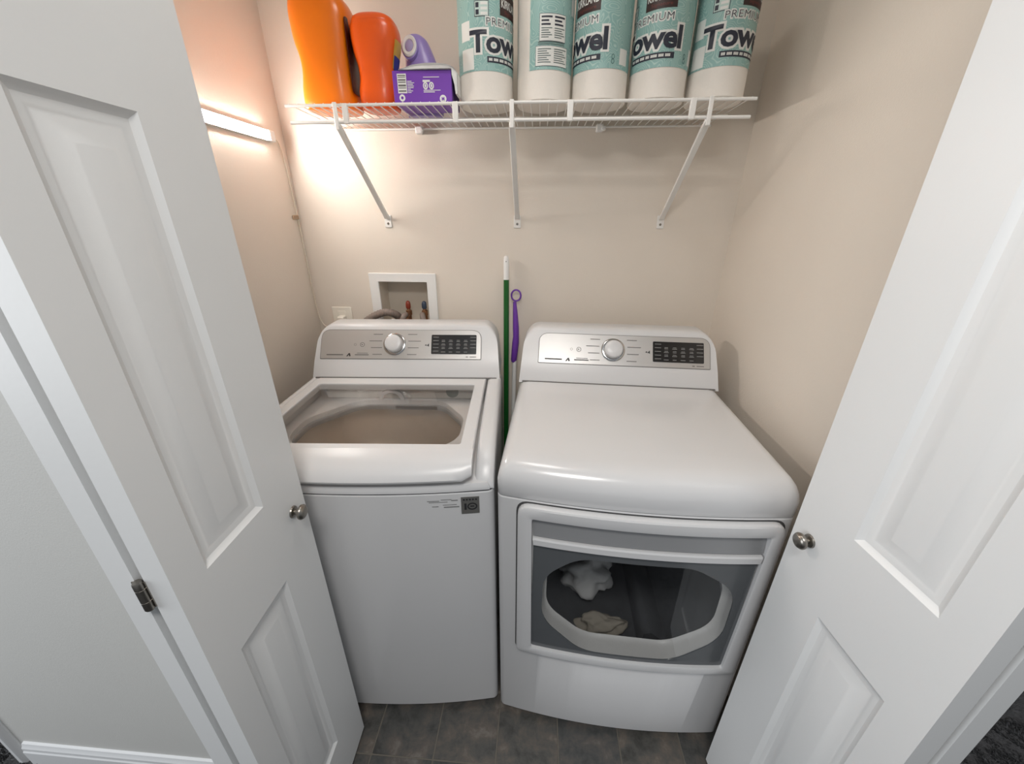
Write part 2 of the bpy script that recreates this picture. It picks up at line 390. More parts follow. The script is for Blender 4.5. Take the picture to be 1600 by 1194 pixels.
# console profile: face bends at CZ1
CB, CZ0, CZ1, CZ2 = .505, .975, 1.036, 1.152
def yface(z):
    if z <= CZ1: return CB+(z-CZ0)/(CZ1-CZ0)*.028
    return CB+.028+(z-CZ1)/(CZ2-CZ1)*.072
def console(parent):
    r = .058; rings = []; x0, x1 = .004, AW-.004
    xs = [x0+r*(1-math.cos(k/10*PI/2)) for k in range(11)]; xs = xs+[AW-x for x in reversed(xs)]
    for x in xs:
        e = min(x-x0, x1-x); h = CZ2 if e >= r else CZ2-r+math.sqrt(max(r*r-(r-e)**2, 0))
        side = 1 if x < AW/2 else -1
        ring = []
        zt = h
        pts = [(CB, CZ0)]
        pts += [(yface(CZ0+(CZ1-CZ0)*t), CZ0+(CZ1-CZ0)*t) for t in (.5, 1)]
        pts += [(yface(CZ1+(zt-.012-CZ1)*t), CZ1+(zt-.012-CZ1)*t) for t in (.35, .7, 1)]
        yt = yface(zt-.012)
        pts += [(yt+.004, zt-.005), (yt+.011, zt-.001), (yt+.02, zt), (AD-.02, zt), (AD-.005, zt-.01), (AD-.005, CZ0)]
        for y, z in pts:
            tp = max(0, (z-CZ0)/(CZ2-CZ0))*.014*max(0, 1-e/.1)
            ring.append((x+side*tp, y, z))
        rings.append(ring)
    return mesh('control_console', *loft(rings), M_app2, parent, ang=50)
U = Vector((0, .072, CZ2-CZ1)).normalized(); NF = Vector((0, -U.z, U.y))       # up along the panel, outward normal
P0 = Vector((0, CB+.028, CZ1))
def on_panel(x, v, h): return P0+Vector((x, 0, 0))+U*v+NF*h
def plate(name, outline, h0, h1, m, parent, **k):
    return mesh(name, *loft([[on_panel(x, v, h) for x, v in outline] for h in (h0, h1)]), m, parent, **k)
def controls(parent, px0, px1, kx, d0, d1, dark_logo):
    PH = .113
    pan = plate('control_panel', rpoly([(px0, .006), (px1, .006), (px1, PH), (px0, PH)], [.003, .003, .034, .034], 6), -.001, .0022, M_silver, parent)
    B().add(loft([[on_panel(x, v, h) for x, v in rpoly([(px0-.002, .004), (px1+.002, .004), (px1+.002, PH+.002), (px0-.002, PH+.002)], [.004, .004, .036, .036], 6)] for h in (-.001, .0008)])).build('panel_seam', M_print, parent)
    # dial
    kv = .060; c = lambda r, h: [on_panel(kx+r*math.cos(a), kv+r*math.sin(a), h) for a in (2*PI*k/32 for k in range(32))]
    mesh('dial_ring', *loft([c(.041, .002), c(.041, .005), c(.038, .007), c(.035, .007), c(.034, .003)], True, False, True), M_chrome, parent)
    dk = mesh('dial', *loft([c(.031, .003), c(.031, .022), c(.0295, .026), c(.026, .028), c(.010, .0285)]), M_app2, parent, ang=50)
    # display
    dv0, dv1 = .024, .096
    dp = plate('display', rrect(d0, d1, dv0, dv1, .004), .0015, .0036, M_black, parent)
    def bars(nm, items, m, par, h=.0037):
        q = B()
        for x, v, w_, t_ in items: q.add(loft([[on_panel(x+a*w_/2, v+e*t_/2, hh) for a, e in ((-1, -1), (1, -1), (1, 1), (-1, 1))] for hh in (h-.0012, h+.0001)]))
        o = q.build(nm, m, par); return o
    it = []; dw = d1-d0
    for r_ in range(5):
        for c_ in range(6):
            if r_ == 4 and 0 < c_ < 5: continue
            if c_ == 5 and r_ == 0: continue
            it.append((d0+dw*(.10+.165*c_), dv0+.008+.013*r_+(.003 if c_ in (0, 5) else 0), dw*(.125 if c_ in (0, 5) else .075+.02*((r_+c_) % 2)), .0016))
            if 1 <= r_ <= 3 and 1 <= c_ <= 4: it.append((d0+dw*(.10+.165*c_), dv0+.0125+.013*r_, dw*.07, .0014))
    bars('display_print', it, M_printw, dp)
    it = []
    for s_, xs in ((-1, kx-.066), (1, kx+.068)):
        for r_ in range(4): it.append((xs+s_*(.004*((r_ % 3)-1)), .022+.025*r_, .034+.006*((r_*7) % 3), .0026))
    it += [(d1-.012, .014, .024, .0028), (d1-.034, .014, .008, .0035)]
    for k_ in it: bars('cycle_print', [k_], M_print, pan, .0024)
    # small round marks and start mark
    q = B(); o_ = kx-.118
    for xx, rr in ((o_, .0085), (o_-.026, .0045)):
        ring = lambda r, h: [on_panel(xx+r*math.cos(a), .058+r*math.sin(a), h) for a in (2*PI*k/18 for k in range(18))]
        q.add(loft([ring(rr, .0018), ring(rr, .0025), ring(rr*.78, .0025), ring(rr*.78, .0018)], True, False, False))
    q.add(loft([[on_panel(o_+a*.003, .058+e*.003, h) for a, e in ((-1, -1), (1, 0), (-1, 1))] for h in (.0018, .0025)]))
    q.build('start_symbol', M_print, pan)
    q = B(); x = kx+.118
    q.add(loft([[on_panel(x+a*.004-.005, .058+e*.004, h) for a, e in ((-1, -.2), (1, -1), (.6, .6))] for h in (.0018, .0026)]))
    q.add(loft([[on_panel(x+a*.004+.004, .058+e*.006, h) for a, e in ((.2, -1), (.8, -1), (.8, 1), (-1, -.3), (-1, -.6), (.2, -.6))] for h in (.0018, .0026)]))
    q.build('panel_symbol', M_printk, pan)
    lg = [(px0+.052, .020, .060, .0042)]
    for k_ in lg+[(px0+.150, .020, .05, .0035), (px0+.152, .026, .04, .002)]: bars('model_print', [k_], M_printk if dark_logo else M_print, pan, .0024)
    q = B(); x = px0+.102
    q.add(loft([[on_panel(x+a*.008, .020+e*.006, h) for a, e in ((-1, -1), (-.4, -1), (.2, .2), (.3, -1), (1, -.8), (.6, 1), (0, .9))] for h in (.0018, .0026)]))
    q.build('logo_print', M_printk, pan)
def feet(parent):
    for x in (.06, AW-.06):
        for y in (.08, AD-.06):
            B().add(lathe([(0, 0), (.022, 0), (.022, .012), (.012, .014), (.012, .03), (0, .03)], 16, 'z', (x, y, .0005))).build('levelling_foot', M_gap, parent)

# ---- dryer
BD = .026
dr = thing('dryer', 'white front-loading dryer with a wide dark door window beside the right wall', 'dryer', (.032, -.801, 0), -.045)
shell('cabinet', [(.02, .006, .003, 0), (.026, 0, 0, 0), (.55, 0, 0, 0), (.884, 0, 0, 0), (.887, .002, .002, 0)], BD, M_app, dr)
shell('seam', [(.884, .004, .004, .004), (.895, .004, .004, .004)], BD, M_gap, dr)
shell('top_cover', [(.8895, .001, .001, 0), (.891, 0, 0, 0), (.93, -.001, 0, 0), (.947, .004, .003, 0), (.961, .013, .008, 0), (.971, .026, .015, 0), (.977, .042, .023, 0), (.979, .06, .032, 0), (.980, .08, .04, .0)], BD, M_app, dr, 40)
console(dr)
controls(dr, .07, .652, .328, .463, .632, True)
B().box(.016, AW-.016, CB-.0035, CB+.004, .9785, .9815).build('console_seam', M_print, dr)
feet(dr)
def flat(outline, y, par=None): return [(x, y+bow(x, BD), z) for x, z in outline]
# door
dd = bpy.data.objects.new('door', None); C.objects.link(dd); dd.parent = dr
OUT = lambda i, n=6: rpoly([(.053+i, .345+i), (.664-i, .345+i), (.664-i, .880-i), (.053+i, .880-i)], [.016, .016, .034, .034], n)
INN = lambda i, n=6: rpoly([(.096+i, .374+i), (.622-i, .374+i), (.634-i, .845-i), (.088+i, .845-i)], [.006]*4, n)
def dense(outline, k=4):
    out = []; N = len(outline)
    for i in range(N):
        a, b2 = Vector(outline[i]), Vector(outline[(i+1) % N])
        kk = 10
        for j in range(kk): out.append(tuple(a+(b2-a)*j/kk))
    return out
mesh('door_frame', *loft([flat(dense(OUT(0)), .002), flat(dense(OUT(0)), -.010), flat(dense(OUT(.002)), -.0145), flat(dense(OUT(.006)), -.017),
     flat(dense(INN(-.004)), -.0175), flat(dense(INN(0)), -.0155), flat(dense(INN(.001)), .001)], True, False, False), M_app2, dr, ang=30).parent = dd
mesh('door_gap', *loft([flat(dense(OUT(-.004)), .0005), flat(dense(OUT(-.004)), -.0008), flat(dense(OUT(.004)), -.0008)], True, False, False), M_gap, dd)
# cross bar between grip recess and window
def strip(name, x0a, x1a, rows, m, par, n=24, thick=None):
    "rows: list of (y, z, dx) swept across x, following the bow"
    rings = []
    for k in range(n+1):
        t = k/n; ring = []
        for y, z, dx in rows:
            x = (x0a+dx)+((x1a-dx)-(x0a+dx))*t; ring.append((x, y+bow(x, BD), z))
        rings.append(ring)
    return mesh(name, *loft(rings), m, par, ang=30)
strip('door_crossbar', .088, .632, [(.0, .764, .006), (-.015, .764, .006), (-.0175, .767, .006), (-.0175, .783, .004), (-.015, .787, .004), (0, .787, .004)], M_app2, dd)
strip('grip_recess', .089, .633, [(.012, .845, 0), (-.006, .845, 0), (-.0085, .842, 0), (-.0010, .838, 0), (-.0095, .790, .004), (.012, .786, .004)], M_grip, dd)
# smoked border with a clear window
def octo(x0, x1, z0, z1, c, r, n=6): return rpoly([(x0+c, z0), (x1-c, z0), (x1, z0+c*.8), (x1, z1-c*.62), (x1-c, z1), (x0+c*.75, z1), (x0, z1-c*.7), (x0, z0+c*.9)], r, n)
def match(outer_rect, inner):
    "project the inner outline radially on the rectangle so that both loops match"
    x0, x1, z0, z1 = outer_rect; cx, cz = (x0+x1)/2, (z0+z1)/2; out = []
    for x, z in inner:
        dx, dz = x-cx, z-cz; t = min((x1-cx)/abs(dx) if dx else 9e9, (z1-cz)/abs(dz) if dz else 9e9); out.append((cx+dx*t, cz+dz*t))
    return out
OC = [tuple(p) for p in octo(.122, .600, .388, .737, .115, .11)]
ocd = dense(OC)
R4 = (.094, .626, .372, .766)
ro = match(R4, ocd)
# insert exact corners
for cx_, cz_ in ((R4[0], R4[2]), (R4[1], R4[2]), (R4[1], R4[3]), (R4[0], R4[3])):
    i = min(range(len(ro)), key=lambda k: (ro[k][0]-cx_)**2+(ro[k][1]-cz_)**2); ro[i] = (cx_, cz_)
mesh('window_border', *loft([flat(ro, -.004), flat(ro, -.0075), flat(ocd, -.0075), flat(ocd, -.004)], True, False, False), M_smoke, dd)
def inset(o, k, dz=0):
    cx_, cz_ = .361, .563
    return [(cx_+(x-cx_)*k, cz_+(z-cz_)*k+dz) for x, z in o]
def pane(o, y0, y1, n=44):
    xs_ = [p[0] for p in o]; a_, b_ = min(xs_)+1e-4, max(xs_)-1e-4; rings = []
    for k in range(n+1):
        x = a_+(b_-a_)*(.5-.5*math.cos(PI*k/n)); zs = []
        for i in range(len(o)):
            p, q_ = o[i], o[(i+1) % len(o)]
            if (p[0]-x)*(q_[0]-x) <= 0 and p[0] != q_[0]: zs.append(p[1]+(q_[1]-p[1])*(x-p[0])/(q_[0]-p[0]))
        z0_, z1_ = min(zs), max(zs); rings.append([(x, y0+bow(x, BD), z0_), (x, y0+bow(x, BD), z1_), (x, y1+bow(x, BD), z1_), (x, y1+bow(x, BD), z0_)])
    return loft(rings)
mesh('window_glass', *pane(inset(ocd, 1.004), -.0062, -.0045), M_glass2, dd)
mesh('door_bowl', *loft([flat(ocd, -.004), [(x, .004, z) for x, z in inset(ocd, .99)], [(x, .017, z) for x, z in inset(ocd, .975)], [(x, .020, z) for x, z in inset(ocd, .955)]], True, False, False), M_tub, dd, ang=50)
# drum behind the window: open front at y .06, the cabinet front is opened by this bowl
CX, CZ, DR_ = .361, .56, .27
drum = B()
rings = []
for y, r_ in ((.021, .232), (.022, .255), (.05, .268), (.30, .27), (.52, .27), (.53, .26), (.531, .02)):
    rings.append([(CX+r_*math.cos(a), y, CZ+r_*math.sin(a)) for a in (2*PI*k/48 for k in range(48))])
mesh('drum', *loft(rings, True, False, True), M_drum, dr, ang=30, flip=True)
for a0 in (.9, 3.0, 5.1):
    q = []
    for y in (.06, .50):
        q.append([(CX+r_*math.cos(a), y, CZ+r_*math.sin(a)) for a, r_ in ((a0-.16, .269), (a0-.05, .215), (a0+.05, .215), (a0+.16, .269))])
    mesh('drum_baffle', *loft(q), M_drum, dr, ang=60)

# ---- cut the cabinet's front open behind the bowl (real hole): rebuild the cabinet with a window
cab = [c for c in dr.children if c.name.startswith('cabinet')][0]
cut_bb = loft([[(x, -.08, z) for x, z in inset(ocd, 1.012)], [(x, .018, z) for x, z in inset(ocd, 1.012)]])
cutter = mesh('cutter', cut_bb[0], cut_bb[1], M_app)
bo = cab.modifiers.new('cut', 'BOOLEAN'); bo.object = cutter; bo.operation = 'DIFFERENCE'; bo.solver = 'EXACT'
cutter.parent = dr
bpy.context.view_layer.update()
dg = bpy.context.evaluated_depsgraph_get(); nm = bpy.data.meshes.new_from_object(cab.evaluated_get(dg))
cab.modifiers.clear(); old = cab.data; cab.data = nm; bpy.data.meshes.remove(old)
cm = cutter.data; bpy.data.objects.remove(cutter); bpy.data.meshes.remove(cm)
# hollow cabinet is closed box: remove the inner walls the cutter left (pocket back wall) so the drum shows
bm = bmesh.new(); bm.from_mesh(cab.data)
kill = [f for f in bm.faces if abs(f.normal.y) > .9 and .012 < f.calc_center_median().y < .024]
bmesh.ops.delete(bm, geom=kill, context='FACES'); bm.to_mesh(cab.data); bm.free()

# laundry left in the drum
def garment(name, label, m, pts, seed):
    bm = bmesh.new(); bmesh.ops.create_icosphere(bm, subdivisions=4, radius=1)
    (cx_, cy_, cz_), (sx, sy, sz) = pts
    for v in bm.verts:
        n_ = noise.noise((v.co*1.7)+Vector((seed, 0, 0)))*.5+noise.noise(v.co*2.6+Vector((0, seed, 0)))*.28+noise.noise(v.co*6)*.05
        p = v.co*(1+n_); v.co = Vector((cx_+p.x*sx, cy_+p.y*sy, cz_+p.z*sz))
    o = bm_obj(name, bm, m); 
    for p in o.data.polygons: p.use_smooth = True
    o.matrix_world = Matrix.Translation(Vector((.032, -.801, 0))) @ Matrix.Rotation(-.045, 4, 'Z')
    tag(o, label, 'laundry'); return o
garment('garment', 'crumpled white cotton laundry seen through the dryer window', M_cloth, ((.262, .255, .390), (.095, .080, .066)), 3)
garment('garment', 'small beige cloth lying low in the dryer drum', M_cloth2, ((.315, .095, .335), (.075, .030, .032)), 9)

# ---- washer
BW = .024
wa_ang = .06
wa = thing('washing_machine', 'white top-loading washing machine with a glass lid beside the left wall', 'washing machine',
           (.023-AW*math.cos(wa_ang), -.785-AW*math.sin(wa_ang), 0), wa_ang)
shell('cabinet', [(.02, .006, .003, 0), (.026, 0, 0, 0), (.55, 0, 0, 0), (.884, 0, 0, 0), (.887, .002, .002, 0)], BW, M_app, wa)
shell('seam', [(.880, .003, .003, .003), (.893, .003, .003, .003)], BW, M_gap, wa)
# open the cabinet top (the drum hangs inside)
cw = [c for c in wa.children if c.name.startswith('cabinet')][0]
for oo in (cw, [c for c in wa.children if c.name.startswith('seam')][0]):
    bm = bmesh.new(); bm.from_mesh(oo.data)
    bmesh.ops.delete(bm, geom=[f for f in bm.faces if abs(f.normal.z) > .9 and f.calc_center_median().z > .5 and len(f.verts) > 4], context='FACES')
    bm.to_mesh(oo.data); bm.free()
# top deck: ring between plan outline and drum opening
HX0, HX1, HY0, HY1 = .062, .572, .075, .458
HO = [tuple(p) for p in rpoly([(HX0+.13, HY0), (HX1-.12, HY0), (HX1, HY0+.13), (HX1, HY1-.13), (HX1-.09, HY1), (HX0+.12, HY1), (HX0, HY1-.14), (HX0, HY0+.13)], .09, 6)]
def dense2(o):
    out = []
    for i in range(len(o)):
        a, c = Vector(o[i]), Vector(o[(i+1) % len(o)])
        for j in range(3): out.append(tuple(a+(c-a)*j/3))
    return out
HO = dense2(HO)
hcx, hcy = (HX0+HX1)/2, (HY0+HY1)/2
def ray_plan(o, poly):
    out = []
    for x, y in o:
        d = Vector((x-hcx, y-hcy)); best = None
        for i in range(len(poly)):
            a = Vector(poly[i])-Vector((hcx, hcy)); c = Vector(poly[(i+1) % len(poly)])-Vector((hcx, hcy)); e = c-a
            den = d.x*e.y-d.y*e.x
            if abs(den) < 1e-12: continue
            t = (a.x*e.y-a.y*e.x)/den; s_ = (a.x*d.y-a.y*d.x)/den
            if t > 0 and -1e-6 <= s_ <= 1+1e-6 and (best is None or t > best): best = t
        p = Vector((hcx, hcy))+d*best; out.append((p.x, p.y))
    for q in [poly[0], poly[-1]]:
        i = min(range(len(out)), key=lambda k: (out[k][0]-q[0])**2+(out[k][1]-q[1])**2); out[i] = tuple(q)
    return out
pl0 = plan(0, 0, BW); pl1 = plan(.004, .003, BW)
o0 = ray_plan(HO, pl0); o1 = ray_plan(HO, pl1)
sc = lambda o, k: [(hcx+(x-hcx)*k, hcy+(y-hcy)*k) for x, y in o]
Z3 = lambda o, z: [(x, y, z) for x, y in o]
mesh('top_deck', *loft([Z3(o1, .8885), Z3(o0, .891), Z3(o0, .899), Z3(ray_plan(HO, plan(.006, .003, BW)), .909), Z3(ray_plan(HO, plan(.03, .006, BW)), .915), Z3(sc(HO, 1.03), .917), Z3(HO, .913), Z3(sc(HO, .992), .905), Z3(sc(HO, .990), .897)], True, False, False), M_app2, wa, ang=40)
# drum
rings = []
wcx, wcy = hcx, hcy+.01
for r_, z in ((.277, .897), (.277, .880), (.272, .85), (.264, .83), (.268, .81), (.264, .74), (.268, .735), (.268, .60), (.264, .595), (.268, .59), (.268, .45), (.24, .42), (.06, .41), (.05, .43), (.005, .44)):
    rings.append([(wcx+r_*math.cos(a), wcy+r_*math.sin(a)*.93, z) for a in (2*PI*k/64 for k in range(64))])
mesh('drum', *loft(rings, True, False, True), M_steel, wa, ang=60, flip=True)
mesh('balance_ring', *loft([Z3(sc(HO, .996), .898), Z3(sc(HO, .978), .896), Z3(sc(HO, .970), .889), Z3(sc(HO, .975), .878)], True, False, False), M_grip, wa, ang=60)
for k in range(3):
    a = .5+k*2*PI/3; q = []
    for t in range(7):
        rr = .06+.17*t/6; aa = a+.25*t/6; q.append([(wcx+rr*math.cos(aa)-s_*math.sin(aa)*.012, wcy+rr*math.sin(aa)+s_*math.cos(aa)*.012, .412+h) for s_, h in ((-1, 0), (-.4, .03*(1-t/9)), (.4, .03*(1-t/9)), (1, 0))])
    mesh('impeller_fin', *loft(q), M_tub, wa, ang=60)
# side rails of the top, rising from the front
def rail(x0, x1):
    rings = []
    for y, zt, in_ in ((.002, .900, .006), (.012, .915, .003), (.03, .936, .001), (.055, .955, 0), (.09, .968, 0), (.15, .975, 0), (.30, .979, 0), (.52, .980, 0)):
        r_ = min(.012, (zt-.89)/2)
        rings.append([(x0+.001, y, .893), (x0, y, zt-r_), (x0+r_*.3, y, zt-r_*.3), (x0+r_, y, zt), (x1-r_, y, zt), (x1-r_*.3, y, zt-r_*.3), (x1, y, zt-r_), (x1, y, .893)])
    return mesh('top_rail', *loft(rings), M_app2, wa, ang=50)
rail(0, .026); rail(AW-.048, AW)
console(wa)
controls(wa, .030, .612, .298, .432, .596, False)
B().box(.016, AW-.016, CB-.0035, CB+.004, .9785, .9815).build('console_seam', M_print, wa)
B().box(.03, AW-.052, .487, CB, .90, .9795).build('lid_hinge_bar', M_app2, wa, bevel=.004)
feet(wa)
# lid
lid = bpy.data.objects.new('lid', None); C.objects.link(lid); lid.parent = wa
LX0, LX1, LY1 = .031, AW-.053, .484
gx0, gx1, gy0, gy1 = .062, .598, .066, .438
def lidz(y): return .985-.010*max(0, (.2-y)/.2)**2
GO = lambda i: dense2([tuple(p) for p in rpoly([(gx0-i, gy0-i), (gx1+i, gy0-i), (gx1+i, gy1+i), (gx0-i, gy1+i)], .010, 4)])
def rect_match(o, x0, x1, y0, y1):
    out = [(min(max(x, x0), x1), y) for x, y in o]
    r_ = match((x0, x1, y0, y1), [(x, y) for x, y in o])
    for cx_, cy_ in ((x0, y0), (x1, y0), (x1, y1), (x0, y1)):
        i = min(range(len(r_)), key=lambda k: (r_[k][0]-cx_)**2+(r_[k][1]-cy_)**2); r_[i] = (cx_, cy_)
    return r_
g0 = GO(0); g1 = GO(.002)
LYF = .046
lo_ = rect_match(g0, LX0, LX1, LYF, LY1); li_ = rect_match(g0, LX0+.003, LX1-.003, LYF, LY1-.003)
mesh('lid_frame', *loft([[(x, y, lidz(y)-.022) for x, y in lo_], [(x, y, lidz(y)-.003) for x, y in lo_], [(x, y, lidz(y)) for x, y in li_], [(x, y, lidz(y)) for x, y in g1], [(x, y, lidz(y)-.002) for x, y in g0], [(x, y, lidz(y)-.022) for x, y in g0]], True, False, False), M_app2, lid, ang=35)
mesh('lid_glass', *loft([[(x, y, lidz(y)-.007) for x, y in GO(.0005)], [(x, y, lidz(y)-.004) for x, y in GO(.0005)]]), M_glass, lid, ang=20)
# curved front lip
prof = [(.046, lidz(.046)), (.036, .9765), (.022, .972), (.006, .962), (-.006, .949), (-.0125, .935), (-.0105, .929), (-.003, .929), (.010, .938), (.036, .950), (.046, .957)]
rings = []; n = 26
for k in range(n+1):
    x = LX0+(LX1-LX0)*k/n; e = min(x-LX0, LX1-x); sh = .010*max(0, 1-e/.02)**2; ring = []
    for i, (y, z) in enumerate(prof):
        fw = max(0, (.046-y)/.055); ring.append((x, y+bow(x, BW)*min(1, fw)*1.0+sh*min(1, fw), z+ (sh*.8 if 3 <= i <= 8 else 0)))
    rings.append(ring)
mesh('lid_lip', *loft(rings), M_app2, lid, ang=45)
# dispenser inside, under the back edge of the glass
q = B(); rings = []
for t in range(9):
    a = PI*t/8; rings.append([(.30-.045*math.cos(a)*s_, y, .917+.040*math.sin(a)*s_) for s_, y in ((1, .475), (1, .452), (.72, .448), (.72, .475))])
q.add(loft(rings)); q.build('water_inlet_arch', M_app2, wa, ang=40)
box('dispenser_ledge', .066, .594, .462, .486, .917, .972, M_tub, wa, bevel=.004)
B().add(lathe([(0, .4605), (.022, .4605), (.022, .463), (0, .463)], 24, 'y', (.515, 0, .945))).build('round_mark', mat('pale_grey_print', (150, 156, 152), .5), wa)
# badge and print on the front
def front_plate(nm, x0, x1, z0, z1, y0, y1, m, par):
    return mesh(nm, *loft([[(x, y+bow(x, BW), z) for x, z in ((x0, z0), (x1, z0), (x1, z1), (x0, z1))] for y in (y1, y0)]), m, par)
bx0, bx1, bz0, bz1 = AW-.082, AW-.037, .822, .874
bd = front_plate('warranty_badge', bx0, bx1, bz0, bz1, -.0012, .001, mat('badge_grey', (122, 121, 118), .35, metal=.4, var=.05), wa)
bd['label'] = 'grey square badge reading 10'
def front_text(s, x, z, width, height, off, m, par, y=-.0016, size=.03):
    bm = fit_bm(text_mesh(s, size, off), width, height)
    for v in bm.verts: xx = x+v.co.x; v.co = Vector((xx, y+bow(xx, BW), z+v.co.y))
    return bm_obj('lettering', bm, m, par)
front_text('1', bx0+.0105, .845, .0055, .020, .0012, M_printk, bd)
q = B(); xx, zz = bx0+.0275, .845
rg = lambda ra, rb, y: [(xx+ra*math.cos(a), y+bow(xx+ra*math.cos(a), BW), zz+rb*math.sin(a)) for a in (2*PI*k/28 for k in range(28))]
q.add(loft([rg(.0125, .0110, -.001), rg(.0125, .0110, -.0017), rg(.0090, .0076, -.0017), rg(.0090, .0076, -.001)], True, False, False)); q.build('lettering', M_printk, bd)
front_plate('badge_print', xx-.005, xx+.005, zz-.0015, zz+.002, -.0017, 0, M_printk, bd)
q = B()
for i in range(5): q.add(loft([[(x, y+bow(x, BW), z) for x, z in ((bx0+.005+i*.0075, .864), (bx0+.0095+i*.0075, .864), (bx0+.0095+i*.0075, .8685), (bx0+.005+i*.0075, .8685))] for y in (-.001, -.0017)]))
q.build('badge_print', M_printk, bd)
for (x, z, w_, t_) in [(-.150, .866, .030, .002), (-.118, .869, .026, .0018), (-.138, .862, .046, .0016), (-.098, .866, .016, .003), (-.146, .849, .016, .002), (-.110, .853, .034, .0016), (-.106, .846, .038, .0035)]:
    front_plate('front_print', AW+x-w_/2, AW+x+w_/2, z-t_/2, z+t_/2, -.0008, 0, mat('pale_front_print', (138, 138, 138), .6), wa)

# ------------------------------------------------------------------ wire shelf
SX0, SX1, SY, SZ, LIP = -.608, .672, -.302, 1.800, .040
sh = thing('wire_shelf', 'long white wire shelf on the back wall above the machines', 'shelf', (0, 0, SZ))
def rod(nm, a, b_, r, par=sh, m=M_wire, n=8): return B().add(tube([a, b_], r, n)).build(nm, m, par, ang=60)
rod('front_rod', (SX0, SY, 0), (SX1, SY, 0), .0040)
rod('lip_rod', (SX0+.008, SY, -LIP), (SX1-.008, SY, -LIP), .0044)
rod('middle_rod', (SX0, -.155, -.0055), (SX1-.01, -.155, -.0055), .0034)
rod('back_rod', (SX0, -.010, -.0045), (SX1, -.010, -.0045), .0034)
wire0 = None; nW = 50
for k in range(nW+1):
    x = SX0+.012+(SX1-SX0-.024)*k/nW
    if wire0 is None: wire0 = B().add(tube([(0, SY-.003, .0035), (0, -.006, .0005)], .0014, 6)).build('deck_wire', M_wire, sh, ang=60); o = wire0
    else: o = wire0.copy(); C.objects.link(o)
    o.location = (x, 0, 0)
for x in (-.436, -.124, .190, .512):
    box('lip_support', x-.008, x+.008, SY-.005, SY+.004, -LIP-.005, .004, M_wire, sh, bevel=.002)
for x in (-.311, .308):
    t = B(); t.box(x-.012, x+.012, -.022, -.001, -.020, .004); t.build('wall_clip', M_white, sh, bevel=.004)
    B().add(lathe([(0, 0), (.007, 0), (.006, -.012), (0, -.014)], 12, 'y', (x+.012, -.022, -.012))).build('wall_clip', M_white, sh)
# brackets
for x, lab in ((-.462, 'white diagonal shelf bracket nearest the glowing light strip'), (.032, 'white shelf bracket in the middle, above the green pole'), (.556, 'white diagonal shelf bracket nearest the right wall')):
    br = thing('shelf_bracket', lab, 'bracket', (x, 0, 1.5), 0, 'braces under the wire shelf')
    a = Vector((0, SY-.004, SZ-1.5-LIP-.006)); c = Vector((0, -.008, .012)); d = (c-a).normalized(); nrm = Vector((0, -d.z, d.y))
    q = B(); rings = []
    for t, hw in ((0, .0075), (.06, .009), (.5, .0085), (.94, .009), (1, .010)):
        p = a+(c-a)*t; rings.append([p+Vector((sx*hw, 0, 0))+nrm*sy for sx, sy in ((-1, -.005), (1, -.005), (1, .005), (-1, .005))])
    q.add(loft(rings)); q.build('brace', M_wire, br, bevel=.002)
    box('hook', -.006, .006, SY-.009, SY-.004, SZ-1.5-LIP-.02, SZ-1.5+.006, M_wire, br, bevel=.002)
    box('wall_plate', -.013, .013, -.004, -.0005, -.022, .022, M_wire, br, bevel=.0015)
    B().add(lathe([(0, -.0065), (.0035, -.006), (.0045, -.004), (0, -.004)], 12, 'y', (0, 0, -.008))).build('screw', M_nickel, br)

